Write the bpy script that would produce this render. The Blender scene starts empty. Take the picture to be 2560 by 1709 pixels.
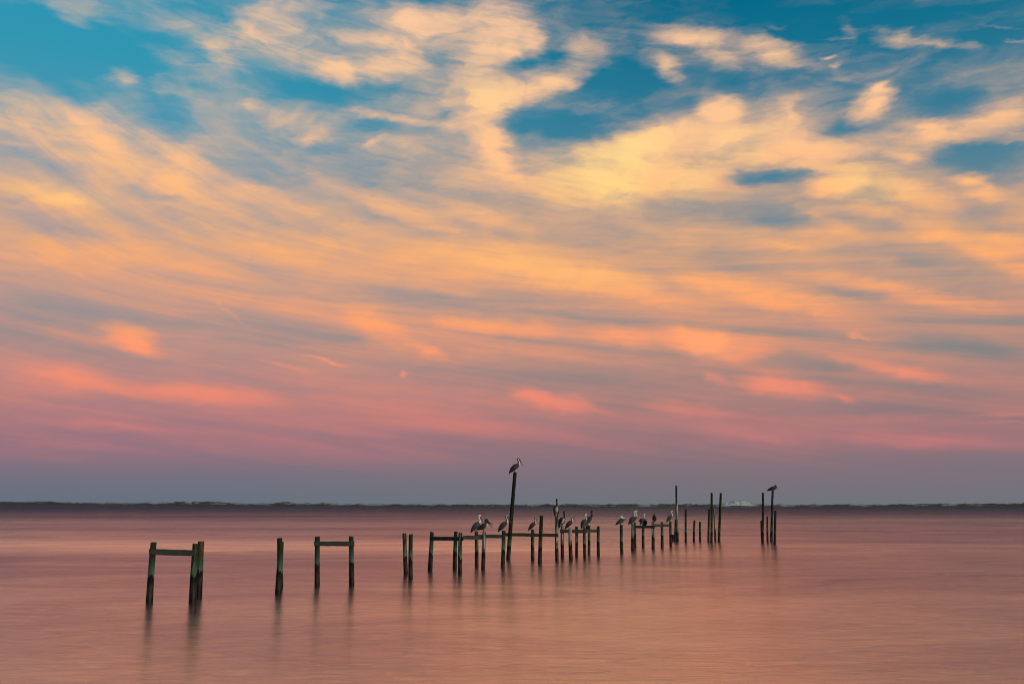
import bpy, math, random
from mathutils import Vector, Matrix, noise as mnoise

# ---------------------------------------------------------------- camera
scene = bpy.context.scene
COL = scene.collection
H = 3.25                      # eye height above the water, metres
F_PX = 2560 * 35.0 / 36.0     # focal length in photo pixels
HOR = 1256.0                  # row of the true horizon
PITCH = math.atan((HOR - 854.5) / F_PX)
cd = bpy.data.cameras.new("camera")
cd.lens = 35.0; cd.sensor_width = 36.0; cd.clip_start = 0.1; cd.clip_end = 60000
cam = bpy.data.objects.new("camera", cd)
cam.location = (0, 0, H); cam.rotation_euler = (math.pi / 2 + PITCH, 0, 0)
COL.objects.link(cam); scene.camera = cam
CP, SP = math.cos(PITCH), math.sin(PITCH)

def ray(px, py):
    u, v = (px - 1280.0) / F_PX, (854.5 - py) / F_PX
    return Vector((u, CP - SP * v, SP + CP * v))
def water_pt(px, py):
    d = ray(px, py); t = H / -d.z
    return Vector((d.x * t, d.y * t, 0))
def at_depth(px, py, y):
    d = ray(px, py); t = y / d.y
    return Vector((d.x * t, y, H + d.z * t))
def mpp(y):                    # metres per photo pixel at ground distance y
    return y / F_PX * 1.0
def azel(px, py):
    d = ray(px, py).normalized()
    return math.degrees(math.atan2(d.x, d.y)), math.degrees(math.asin(d.z))
def el_of(py):
    return azel(1280, py)[1]
def lin(r, g, b, a=1.0):
    f = lambda c: (c / 255 / 12.92) if c / 255 <= 0.04045 else ((c / 255 + 0.055) / 1.055) ** 2.4
    return (f(r), f(g), f(b), a)

# ---------------------------------------------------------------- render / exposure
scene.view_settings.view_transform = 'Standard'
scene.view_settings.look = 'None'
scene.view_settings.exposure = 0.0
scene.view_settings.gamma = 1.0
scene.cycles.max_bounces = 6
scene.cycles.filter_width = 1.05
scene.cycles.use_denoising = True
scene.cycles.use_adaptive_sampling = True
scene.cycles.adaptive_threshold = 0.02
scene.cycles.adaptive_min_samples = 8

# ---------------------------------------------------------------- node helpers
class NT:
    def __init__(self, tree):
        self.t = tree; self.n = tree.nodes; self.l = tree.links
        self.n.clear()
    def add(self, kind, **kw):
        nd = self.n.new(kind)
        for k, v in kw.items():
            setattr(nd, k, v)
        return nd
    def put(self, sock, v):
        if isinstance(v, bpy.types.NodeSocket): self.l.new(v, sock)
        elif v is not None: sock.default_value = v
    def math(self, op, a, b=None, c=None, clamp=False):
        nd = self.add('ShaderNodeMath', operation=op, use_clamp=clamp)
        for i, v in enumerate((a, b, c)): self.put(nd.inputs[i], v)
        return nd.outputs[0]
    def vmath(self, op, a, b=None, scale=None):
        nd = self.add('ShaderNodeVectorMath', operation=op)
        self.put(nd.inputs[0], a)
        if b is not None: self.put(nd.inputs[1], b)
        if scale is not None: self.put(nd.inputs[3], scale)
        return nd.outputs['Value'] if op in ('LENGTH', 'DOT_PRODUCT') else nd.outputs[0]
    def comb(self, x, y, z=0.0):
        nd = self.add('ShaderNodeCombineXYZ')
        for i, v in enumerate((x, y, z)): self.put(nd.inputs[i], v)
        return nd.outputs[0]
    def sep(self, v):
        nd = self.add('ShaderNodeSeparateXYZ'); self.put(nd.inputs[0], v)
        return nd.outputs
    def mapr(self, v, a, b, c, d, mode='LINEAR'):
        nd = self.add('ShaderNodeMapRange', interpolation_type=mode)
        for i, x in enumerate((v, a, b, c, d)): self.put(nd.inputs[i], x)
        return nd.outputs[0]
    def noise(self, vec, scale, detail=4, rough=0.55, dist=0.0, color=False, lac=2.0, dim='3D'):
        nd = self.add('ShaderNodeTexNoise', noise_dimensions=dim)
        self.put(nd.inputs['Vector'], vec)
        nd.inputs['Scale'].default_value = scale; nd.inputs['Detail'].default_value = detail
        nd.inputs['Roughness'].default_value = rough; nd.inputs['Distortion'].default_value = dist
        nd.inputs['Lacunarity'].default_value = lac
        return nd.outputs['Color' if color else 'Fac']
    def mapping(self, vec, loc=(0, 0, 0), rot=(0, 0, 0), sc=(1, 1, 1), kind='POINT'):
        nd = self.add('ShaderNodeMapping', vector_type=kind)
        self.put(nd.inputs[0], vec)
        nd.inputs['Location'].default_value = loc; nd.inputs['Rotation'].default_value = rot
        nd.inputs['Scale'].default_value = sc
        return nd.outputs[0]
    def ramp(self, fac, stops, interp='LINEAR'):
        nd = self.add('ShaderNodeValToRGB'); self.put(nd.inputs[0], fac)
        cr = nd.color_ramp; cr.interpolation = interp
        while len(cr.elements) > 1: cr.elements.remove(cr.elements[-1])
        stops = sorted(stops, key=lambda s: s[0])
        cr.elements[0].position = stops[0][0]; cr.elements[0].color = stops[0][1]
        for p, c in stops[1:]:
            e = cr.elements.new(p); e.color = c
        return nd.outputs[0]
    def mix(self, fac, a, b, mode='MIX'):
        nd = self.add('ShaderNodeMix', data_type='RGBA', blend_type=mode)
        self.put(nd.inputs[0], fac); self.put(nd.inputs[6], a); self.put(nd.inputs[7], b)
        return nd.outputs[2]

# ---------------------------------------------------------------- sun (just set, behind and to the right)
SUN_EL, SUN_AZ = 4.0, 133.0    # azimuth clockwise from the viewing direction (+Y)
sd = bpy.data.lights.new("sun", 'SUN')
sd.energy = 1.6; sd.angle = math.radians(14); sd.color = (1.0, 0.93, 0.84)
sun = bpy.data.objects.new("sun", sd); COL.objects.link(sun)
sa, se = math.radians(SUN_AZ), math.radians(16.0)
sdir = Vector((math.sin(sa) * math.cos(se), math.cos(sa) * math.cos(se), math.sin(se)))
sun.rotation_euler = sdir.to_track_quat('Z', 'Y').to_euler()

# ---------------------------------------------------------------- sky
world = bpy.data.worlds.new("World"); scene.world = world
world.use_nodes = True
world.cycles.sampling_method = 'MANUAL'; world.cycles.sample_map_resolution = 512
W = NT(world.node_tree)

# coverage strokes of the cirrus: start, end, half width (photo pixels, turned into
# azimuth / elevation on the celestial sphere), amount of cloud added or taken away
STROKES = [
 (-50,925,730,1012,15,.35),(860,110,1330,110,120,.28),(1280,248,1470,186,22,.75),(1180,300,1300,235,26,.3),(1300,300,1560,280,30,.15),(1990,335,2150,275,26,.35),(1790,290,1850,370,44,.3),(1650,330,1800,300,30,.2),(430,60,820,120,40,.2),(1290,100,1500,150,50,.2),(1480,150,1800,170,40,.15),(-100,600,1500,700,90,.14),(1000,620,2300,740,70,.16),(-50,330,600,500,95,.22),(1400,440,1700,390,100,.25),
 (-150,115,430,115,100,-.5),(120,5,270,40,35,.5),(300,50,560,80,30,.35),(600,45,810,5,48,.7),
 (480,120,960,150,85,.42),(490,90,600,170,26,.4),(700,180,1010,175,30,.3),(265,175,335,200,26,.55),(400,190,470,240,18,.2),
 (560,255,840,300,50,.35),(560,250,680,270,14,.3),(730,365,830,320,20,.45),(590,205,900,235,45,-.5),
 (370,270,490,320,40,-.45),(840,330,1010,300,34,-.5),
 (-60,270,210,300,45,.3),(200,280,290,400,50,.45),(290,390,560,500,28,.35),(410,370,520,440,36,.4),
 (500,430,840,545,26,.35),(-80,440,320,530,26,.55),(-50,370,250,440,24,-.35),(250,450,560,530,14,-.3),
 (560,400,780,480,50,-.3),(300,520,800,640,16,-.15),(-60,520,300,590,16,-.2),
 (970,0,1050,50,30,.4),(1080,30,1330,15,24,.5),(1215,70,1345,60,30,.5),(1190,130,1330,140,26,.5),(1330,80,1350,150,26,.5),(1150,110,1250,200,50,.35),(1215,75,1345,95,66,.3),
 (1150,185,1250,265,42,.5),(1030,230,1170,250,60,.35),(1200,250,1460,182,40,.8),(1180,290,1240,320,70,.5),
 (1190,320,1290,440,44,.55),(900,95,1180,90,66,.5),(840,170,1090,165,32,.35),(1050,130,1110,160,36,-.4),
 (1275,165,1430,130,22,-.5),(1400,110,1520,130,35,.4),(1420,40,2700,-30,75,-.4),
 (1235,312,1600,328,40,-.62),(1440,230,1700,180,46,-.5),(1420,270,1560,225,26,.3),(1310,340,1370,330,20,.25),
 (1370,450,1700,400,80,.55),(1560,380,1720,330,50,.45),(1600,470,1900,400,60,.35),(1540,355,1730,320,34,.5),(1290,380,1400,470,60,.2),(830,265,1130,315,11,.45),(1060,290,1200,340,20,.3),
 (900,375,980,335,7,.3),(1040,370,1300,440,60,.2),
 (1020,470,1380,590,24,.3),(820,460,1250,620,18,.3),(820,510,1080,570,18,-.3),(1380,560,1740,605,22,-.4),(1000,560,1300,620,10,-.2),
 (1590,75,1850,95,26,.95),(1830,95,2000,140,32,.95),(1640,140,1710,195,27,.6),(1770,125,1850,165,32,.55),(1620,110,1750,120,20,-.2),
 (2095,62,2150,85,20,.6),(2160,75,2330,110,22,.85),(2280,110,2480,118,9,.5),(2485,100,2600,101,4,.45),
 (1980,100,2180,90,4,.35),(1890,62,1980,68,6,.35),(2440,58,2580,74,5,.35),(2040,143,2095,143,4,.5),(2075,166,2105,166,5,.3),
 (1750,265,1850,275,30,.7),(1810,300,1770,390,60,.5),(1850,370,2010,285,62,.5),(1880,250,1980,260,20,.25),
 (2130,290,2235,228,30,.9),(2150,218,2250,225,12,.5),(1830,410,2190,355,34,.7),(2120,355,2600,300,34,.75),(2200,385,2340,400,12,.5),
 (2420,280,2620,265,30,.35),(2440,355,2620,335,10,.3),(2030,322,2130,310,24,-.6),(1790,442,2060,440,20,-.8),(2330,395,2600,400,52,-.9),
 (2250,275,2480,255,46,-.6),(2000,420,2300,415,12,.3),(2010,470,2200,445,30,.7),(2180,440,2310,490,34,.6),(2080,500,2300,560,20,.25),(2280,480,2370,530,40,.3),(2370,450,2480,448,14,.8),
 (2400,480,2540,485,16,.5),(1840,545,2000,555,42,-.4),(2100,600,2260,560,40,-.25),(2380,530,2500,540,46,-.3),
 (2150,500,2600,690,20,.4),(2330,560,2620,620,16,.25),(1870,600,2040,630,12,.3),(1950,500,2250,640,16,.2),
 (-50,610,450,655,36,.35),(400,560,800,640,30,.2),(-50,740,380,785,32,-.35),(-60,810,130,822,26,-.35),(420,862,950,862,42,-.4),
 (560,770,700,800,24,-.25),(240,825,400,850,26,.85),(280,850,380,880,16,.35),(320,850,410,890,16,.4),(745,886,890,920,5,.5),(620,895,800,935,7,.3),(520,740,640,830,6,.2),
 (-60,925,350,962,24,.45),(350,962,760,1015,22,.5),(-50,985,560,1015,16,-.25),(-50,1040,600,1082,9,.3),(-50,1100,500,1130,9,.25),(-60,1065,500,1100,7,-.2),
 (960,615,1730,720,44,.5),(1650,680,2250,800,34,.6),(1300,690,1900,780,20,.3),(800,712,1400,785,26,-.45),(1200,785,1700,790,20,-.35),(450,690,900,725,14,-.2),
 (860,775,1010,855,40,.5),(980,840,1140,905,16,.5),(950,795,1520,835,22,.5),(1450,830,1700,860,24,.4),(1100,860,1500,880,20,.12),
 (1640,835,1890,878,32,.95),(1700,820,1740,880,20,.25),(1760,880,1900,905,14,.25),(1850,860,1945,870,28,.35),(1720,905,1960,880,12,.2),(1100,915,1700,935,40,-.35),(1400,940,1900,960,26,-.35),
 (820,960,1260,985,24,-.25),(1265,976,1480,1030,15,1.3),(1400,985,1510,1028,12,.5),(1480,1025,1560,1036,7,.3),(1000,937,1016,938,7,.6),
 (1560,1005,1900,1045,14,.45),(1850,1040,2600,1060,14,.25),(1650,1060,2120,1130,18,.45),(2050,1090,2620,1115,14,.45),(1900,1050,2600,1075,8,-.25),
 (800,1050,1500,1075,16,.2),(820,1030,1500,1055,8,-.2),(900,1090,1700,1120,12,-.2),
 (1690,630,1990,690,38,-.45),(2150,615,2420,670,24,-.4),(1960,680,2620,785,22,.5),(2450,610,2640,690,34,.35),(1800,712,2300,750,12,-.3),
 (1790,820,2200,830,18,-.3),(2180,830,2640,910,28,-.5),(1900,890,2250,960,40,-.55),(2150,960,2640,1000,34,-.45),(1950,865,2500,975,15,.4),
 (2100,830,2180,850,7,.4),(1840,952,2080,982,22,.85),(2080,985,2140,1002,9,.5),(1740,930,1830,960,10,.3),(2400,1036,2620,1040,5,.35),(2450,1050,2620,1056,3,.3),
 (1960,1010,2500,1030,14,-.25),
]
YELLOW = [(1380,450,1640,400,90,.6),(1540,380,1690,330,50,.45),(1500,480,1620,500,50,.3),(1680,500,1760,420,60,.3),(2080,450,2280,470,50,.45),(1000,620,1750,720,45,.18),
          (1170,200,1300,300,50,.25),(-60,440,320,520,30,.3),(1690,850,1850,870,40,.12),(1780,380,1900,350,60,.25)]

tc = W.add('ShaderNodeTexCoord')
dirv = W.vmath('NORMALIZE', tc.outputs['Generated'])
dx, dy, dz = W.sep(dirv)[0:3]
az = W.math('MULTIPLY', W.math('ARCTAN2', dx, dy), 57.29578)
el = W.math('MULTIPLY', W.math('ARCSINE', W.math('MAXIMUM', dz, 0.0)), 57.29578)
P = W.comb(az, el, 0.0)
# large curl of the cirrus
w1 = W.vmath('SUBTRACT', W.noise(P, 0.16, 3, 0.55, color=True), (0.5, 0.5, 0.5))
w2 = W.vmath('SUBTRACT', W.noise(W.mapping(P, sc=(0.55, 1.25, 1)), 0.75, 4, 0.6, color=True), (0.5, 0.5, 0.5))
w3 = W.vmath('SUBTRACT', W.noise(W.mapping(P, loc=(4, 8, 0), sc=(0.6, 1.7, 1)), 1.6, 3, 0.5, color=True, dim='2D'), (0.5, 0.5, 0.5))
hi = W.mapr(el, 5.0, 20.0, 0.7, 1.0, 'SMOOTHSTEP')
warp = W.vmath('ADD', W.vmath('MULTIPLY', w1, (0.9, 0.5, 0)), W.vmath('ADD', W.vmath('MULTIPLY', w2, (1.2, 0.6, 0)), W.vmath('MULTIPLY', w3, (0.9, 0.36, 0))))
PW = W.vmath('ADD', P, W.vmath('SCALE', warp, scale=hi))

def field(strokes, vec):
    # the running sum travels in z, so that the nodes evaluate one after another
    v = W.vmath('MULTIPLY', vec, (1, 1, 0))
    for (x0, y0, x1, y1, hw, amp) in strokes:
        a = Vector(azel(x0, y0)); b = Vector(azel(x1, y1))
        c = (a + b) / 2; d = b - a
        L = d.length / 2; ang = math.atan2(d.y, d.x)
        m = W.mapping(v, loc=(c.x, c.y, 0), rot=(0, 0, ang),
                      sc=(L + hw / 43.4 * 1.1, hw / 43.4 * 1.4, 1e6), kind='TEXTURE')
        f = W.mapr(W.vmath('LENGTH', m), 0.0, 1.0, amp, 0.0, 'SMOOTHSTEP')
        v = W.vmath('ADD', v, W.comb(0.0, 0.0, f))
    return W.sep(v)[2]

base_cov = W.ramp(W.math('DIVIDE', el, 40.0), [(max(0, el_of(y)) / 40.0, (v, v, v, 1)) for y, v in
    [(1256, .0), (1225, .10), (1190, .22), (1150, .42), (1120, .54), (1060, .58), (1000, .54), (920, .48), (850, .48), (780, .54), (700, .60),
     (620, .64), (520, .58), (430, .48), (360, .43), (300, .29), (230, .16), (120, .12), (0, .10), (-250, .2), (-500, .3)]])
# streak directions: lines fall away to the right, steeply at the upper left
xs = W.math('MAXIMUM', W.math('ADD', az, 27.0), 0.0)
bow = W.math('MULTIPLY', W.math('SUBTRACT', 1.0, W.math('EXPONENT', W.math('MULTIPLY', xs, -0.085))), W.mapr(el, 8.0, 16.0, 0.6, 7.5, 'SMOOTHSTEP'))
bow = W.math('MULTIPLY', bow, W.mapr(el, 20.0, 24.0, 1.0, 0.35, 'SMOOTHSTEP'))
sy = W.math('ADD', W.math('ADD', el, bow), W.math('MULTIPLY', az, 0.11))
SV = W.comb(az, sy, 0.0)
SV = W.vmath('ADD', SV, W.vmath('MULTIPLY', w1, (2.0, 0.9, 0)))
st1 = W.noise(W.mapping(SV, sc=(0.06, 0.50, 1)), 1.0, 6, 0.50, 0.35, dim='2D')
st2 = W.noise(W.mapping(SV, loc=(31, 7, 0), sc=(0.13, 1.5, 1)), 1.0, 4, 0.55, 0.8, dim='2D')
fl = W.noise(W.mapping(PW, loc=(5, 9, 2), sc=(0.30, 0.62, 1)), 1.0, 6, 0.50, 0.6, dim='2D')
hf = W.noise(W.mapping(PW, loc=(3, 1, 2), rot=(0, 0, .14), sc=(0.30, 1.9, 1)), 1.0, 5, 0.50, 0.6, dim='2D')
n = W.math('ADD', W.math('MULTIPLY', W.math('SUBTRACT', st1, 0.5), W.mapr(el, 3.0, 11.0, 0.50, 0.85)),
           W.math('MULTIPLY', W.math('MULTIPLY', W.math('SUBTRACT', st2, 0.5), W.mapr(fl, .38, .6, 0.25, 1.3)), W.mapr(el, 2.0, 9.0, 0.16, 0.22)))
n2 = W.math('ADD', W.math('MULTIPLY', W.math('SUBTRACT', fl, 0.5), W.mapr(el, 10.0, 20.0, 0.15, 0.55)),
            W.math('MULTIPLY', W.math('SUBTRACT', hf, 0.5), W.mapr(el, 10.0, 18.0, 0.18, 0.38)))
STROKES = [(x0, y0, x1, y1, hw * (1.35 if y0 > 900 and amp > 0 and hw > 8 else 1.12), amp * (.5 if amp < 0 and y0 > 540 else .75 if amp < 0 else (.85 if y0 > 900 else .95)))
           for x0, y0, x1, y1, hw, amp in STROKES]
Fs = W.math('MULTIPLY', field(STROKES, PW), W.mapr(W.math('ADD', W.math('MULTIPLY', fl, .6), W.math('MULTIPLY', st2, .4)), .36, .62, .72, 1.25))
F = W.math('ADD', Fs, base_cov)
st0 = W.noise(W.mapping(W.comb(az, W.math('MULTIPLY_ADD', az, .13, el), 0.0), loc=(11, 3, 0), sc=(0.035, 0.85, 1)), 1.0, 5, 0.55, 0.5, dim='2D')
n = W.math('ADD', n, W.math('MULTIPLY', W.math('SUBTRACT', st0, 0.5), W.mapr(el, 9.0, 15.0, 0.80, 0.15)))
low = W.mapr(el, 0.8, 3.2, 0.15, 1.0, 'SMOOTHSTEP')
Cv = W.math('ADD', F, W.math('MULTIPLY', W.math('ADD', n, n2), low))
alpha = W.mapr(Cv, -0.10, 1.34, 0.0, 1.0, 'SMOOTHSTEP')

def elramp(rows):
    return W.ramp(W.math('DIVIDE', el, 40.0), [(max(0, el_of(y)) / 40.0, lin(*c)) for y, c in rows])
clear_l = elramp([(1256, (100, 113, 126)), (1190, (112, 112, 128)), (1100, (132, 114, 130)), (1000, (142, 126, 134)), (850, (142, 140, 144)),
                  (700, (146, 148, 156)), (500, (115, 150, 168)), (350, (70, 150, 176)), (200, (48, 150, 178)), (0, (42, 146, 176)), (-600, (20, 90, 130))])
clear_r = elramp([(1256, (112, 115, 122)), (1190, (120, 113, 122)), (1100, (130, 114, 122)), (1000, (132, 124, 126)), (900, (128, 132, 133)),
                  (760, (132, 138, 141)), (600, (118, 138, 148)), (450, (74, 128, 150)), (300, (48, 120, 148)), (150, (22, 112, 142)), (0, (0, 104, 136)), (-600, (5, 60, 95))])
clear = W.mix(W.mapr(az, -24.0, 12.0, 0.0, 1.0, 'SMOOTHSTEP'), clear_l, clear_r)
cloud = elramp([(1256, (128, 112, 128)), (1180, (164, 114, 122)), (1120, (192, 121, 122)), (1040, (218, 130, 118)), (960, (244, 144, 116)),
                (870, (255, 158, 112)), (760, (255, 168, 112)), (640, (255, 178, 114)), (500, (255, 188, 130)), (380, (255, 196, 144)),
                (200, (252, 200, 152)), (0, (250, 200, 160)), (-600, (200, 150, 140))])
yel = W.math('MULTIPLY', field(YELLOW, PW), 1.0, clamp=True)
cloud = W.mix(W.math('MULTIPLY', yel, W.mapr(fl, 0.3, 0.7, 0.5, 1.0)), cloud, lin(255, 228, 140))
skycol = W.mix(alpha, clear, cloud)
# physical twilight sky for the rest of the dome
nish = W.add('ShaderNodeTexSky', sky_type='NISHITA', sun_disc=False)
nish.sun_elevation = math.radians(SUN_EL); nish.sun_rotation = math.radians(SUN_AZ)
bg1 = W.add('ShaderNodeBackground'); W.put(bg1.inputs[0], skycol); bg1.inputs[1].default_value = 1.0
bg2 = W.add('ShaderNodeBackground'); W.put(bg2.inputs[0], nish.outputs[0]); bg2.inputs[1].default_value = 0.10
back = W.mapr(dy, 0.62, 0.25, 0.0, 0.75, 'SMOOTHSTEP')
mx = W.add('ShaderNodeMixShader'); W.put(mx.inputs[0], back); W.put(mx.inputs[1], bg1.outputs[0]); W.put(mx.inputs[2], bg2.outputs[0])
wo = W.add('ShaderNodeOutputWorld'); W.put(wo.inputs[0], mx.outputs[0])

# ================================================================ helpers for objects
def material(name):
    m = bpy.data.materials.new(name); m.use_nodes = True
    t = NT(m.node_tree)
    out = t.add('ShaderNodeOutputMaterial'); b = t.add('ShaderNodeBsdfPrincipled')
    t.put(out.inputs[0], b.outputs[0])
    return m, t, b
def new_obj(name, verts, faces, mat, parent=None, smooth=True, cols=None):
    me = bpy.data.meshes.new(name); me.from_pydata([tuple(v) for v in verts], [], faces)
    me.materials.append(mat)
    if smooth: me.polygons.foreach_set('use_smooth', [True] * len(me.polygons))
    if cols:
        at = me.color_attributes.new('tone', 'FLOAT_COLOR', 'POINT')
        at.data.foreach_set('color', [c for v in cols for c in (*v, 1.0)])
    me.update()
    o = bpy.data.objects.new(name, me); COL.objects.link(o)
    if parent: o.parent = parent
    return o
def empty(name, loc, label, cat, group=None):
    o = bpy.data.objects.new(name, None); COL.objects.link(o); o.location = loc
    o.empty_display_size = 0.2
    tag(o, label, cat, group); return o
def tag(o, label=None, cat=None, group=None, kind=None):
    if label: o['label'] = label
    if cat: o['category'] = cat
    if group: o['group'] = group
    if kind: o['kind'] = kind
    return o

#@@WATER
# ================================================================ water
m, t, b = material("sea_water")
geo = t.add('ShaderNodeNewGeometry'); pos = geo.outputs['Position']
wx, wy, wz = t.sep(pos)[0:3]
# wind-ruffled patches and slicks, in metres
big = t.noise(t.mapping(pos, sc=(0.006, 0.03, 1)), 1.0, 4, 0.5, 0.5, dim='2D')
pat = t.noise(t.mapping(pos, loc=(7, 3, 0), rot=(0, 0, .12), sc=(0.06, 0.12, 1)), 1.0, 6, 0.60, 1.2, dim='2D')
fine = t.noise(t.mapping(pos, loc=(9, 4, 0), rot=(0, 0, -.1), sc=(0.9, 2.6, 1)), 1.0, 5, 0.65, 1.0, dim='2D')
yw = t.math('ADD', wy, t.math('MULTIPLY', t.math('SUBTRACT', pat, .5), t.math('MULTIPLY', wy, .10)))
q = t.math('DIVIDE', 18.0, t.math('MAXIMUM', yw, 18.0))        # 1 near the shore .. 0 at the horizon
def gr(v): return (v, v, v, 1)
# reflected tone painted into the gloss colour: dark slate far out, salmon close in
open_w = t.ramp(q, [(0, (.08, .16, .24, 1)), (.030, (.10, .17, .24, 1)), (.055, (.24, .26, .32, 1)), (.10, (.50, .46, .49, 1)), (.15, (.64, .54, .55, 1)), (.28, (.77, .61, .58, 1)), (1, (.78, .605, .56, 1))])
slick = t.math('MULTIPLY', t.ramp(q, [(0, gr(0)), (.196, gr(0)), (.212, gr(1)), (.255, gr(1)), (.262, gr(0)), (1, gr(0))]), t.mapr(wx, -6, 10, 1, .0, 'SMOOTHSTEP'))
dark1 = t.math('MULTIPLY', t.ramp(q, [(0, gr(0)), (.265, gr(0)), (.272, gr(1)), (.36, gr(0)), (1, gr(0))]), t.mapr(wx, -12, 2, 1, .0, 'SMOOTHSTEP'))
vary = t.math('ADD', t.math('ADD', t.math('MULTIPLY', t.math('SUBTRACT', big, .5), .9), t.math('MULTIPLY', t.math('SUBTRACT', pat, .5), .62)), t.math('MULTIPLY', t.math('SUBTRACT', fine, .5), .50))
glow_lane = t.math('DIVIDE', t.math('ABSOLUTE', t.math('SUBTRACT', t.math('ADD', wx, t.math('MULTIPLY', t.math('SUBTRACT', pat, .5), 4.0)), t.math('MULTIPLY', wy, .08))), t.math('MULTIPLY_ADD', wy, .16, 3.0))
glow_lane = t.mapr(glow_lane, 1.0, .2, 0, .20, 'SMOOTHSTEP')  # brighter, warmer strip painted in as the yellow cloud's reflected glow
gain = t.math('ADD', t.math('ADD', .96, glow_lane), t.math('ADD', vary, t.math('SUBTRACT', t.math('MULTIPLY', slick, .34), t.math('MULTIPLY', dark1, .12))))
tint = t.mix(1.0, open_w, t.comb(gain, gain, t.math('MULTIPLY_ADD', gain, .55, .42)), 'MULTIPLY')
rough = t.ramp(q, [(0, gr(.10)), (.04, gr(.13)), (.10, gr(.18)), (.25, gr(.20)), (1, gr(.215))])
rough = t.math('ADD', rough, t.math('MULTIPLY', t.math('SUBTRACT', pat, .5), .10))
bp = t.add('ShaderNodeBump'); bp.inputs['Strength'].default_value = 0.35; bp.inputs['Distance'].default_value = 1.0
t.put(bp.inputs['Height'], t.math('MULTIPLY', fine, 0.03))
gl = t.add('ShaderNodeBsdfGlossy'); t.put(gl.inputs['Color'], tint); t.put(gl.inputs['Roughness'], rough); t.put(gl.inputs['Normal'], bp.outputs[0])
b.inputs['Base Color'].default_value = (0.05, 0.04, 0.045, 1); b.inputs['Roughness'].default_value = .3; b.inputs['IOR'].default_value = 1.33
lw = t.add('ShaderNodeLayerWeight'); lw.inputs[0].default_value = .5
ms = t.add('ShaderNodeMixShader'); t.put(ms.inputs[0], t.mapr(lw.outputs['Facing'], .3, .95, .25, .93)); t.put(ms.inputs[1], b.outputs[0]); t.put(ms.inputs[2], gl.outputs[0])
mo = [n_ for n_ in t.n if n_.type == 'OUTPUT_MATERIAL'][0]; t.put(mo.inputs[0], ms.outputs[0])
m_sea = m
# ================================================================ far barrier island
def interp(tab, x):
    if x <= tab[0][0]: return tab[0][1]
    for (a, va), (b_, vb) in zip(tab, tab[1:]):
        if x <= b_:
            return va + (vb - va) * (x - a) / (b_ - a)
    return tab[-1][1]
SHORE = [(-900, 1258.6), (0, 1259.4), (640, 1263.2), (1280, 1266.2), (1560, 1267.2), (2000, 1266.8), (2560, 1265.2), (3500, 1263)]
RIDGE = [(-900, 5), (0, 5), (110, 6.5), (190, 4.5), (330, 4), (380, 5.5), (450, 6), (478, 8), (488, 11.5), (500, 9.5), (560, 8), (610, 5), (680, 5), (700, 9), (722, 8),
         (740, 5), (800, 5.5), (810, 7), (870, 4.5), (1040, 5.5), (1150, 5), (1280, 5.5), (1340, 5), (1372, 7.5), (1395, 5), (1425, 8), (1450, 6), (1480, 9), (1500, 6),
         (1540, 7), (1560, 8.8), (1600, 7), (1640, 6.5), (1700, 7.5), (1790, 7), (1806, 9), (1816, 11.5), (1828, 14), (1840, 15), (1852, 14.6), (1862, 14.8), (1875, 12.5),
         (1890, 9), (1904, 6), (1930, 5), (1952, 6.8), (2000, 4.5), (2090, 6), (2200, 5), (2300, 6.5), (2480, 6.5), (2560, 7.5), (3500, 6)]
DUNE = [(1780, 0), (1800, .35), (1815, 1), (1860, 1), (1880, .8), (1900, 0)]
sv, sf = [], []
sx = list(range(-2600, 5200, 100))
for x in sx:
    p = water_pt(x, interp(SHORE, x)); u = p.normalized()
    sv += [Vector((u.x * 2, u.y * 2, 0)), p * .1, p * .4, p, p + u * 90 * p.length / 800]
for i in range(len(sx) - 1):
    for j in range(4):
        a = i * 5 + j; sf.append((a, a + 5, a + 6, a + 1))
for i in range(24):   # the water around and behind the viewer
    a0, a1 = [math.radians(180 + (q_ / 24 - .5) * 244) for q_ in (i, i + 1)]
    n_ = len(sv); sv += [Vector((math.sin(a) * r, math.cos(a) * r, 0)) for a, r in ((a0, 0.5), (a1, 0.5), (a1, 900), (a0, 900))]
    sf.append((n_, n_ + 1, n_ + 2, n_ + 3))
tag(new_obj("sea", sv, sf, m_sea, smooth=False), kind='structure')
rows = [(0, -0.6), (1.2, 0.02), (3, 0.05), (6, .18), (10, .26), (16, .40), (24, .62), (32, .84), (40, 1.0), (54, .92), (75, .5), (120, -.3)]
verts, faces, cols = [], [], []
VEG, SAND, MARSH = (.15, .15, .105), (.78, .88, .88), (.022, .030, .026)
xs_ = [x for x in range(-900, 3500, 3)]
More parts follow.
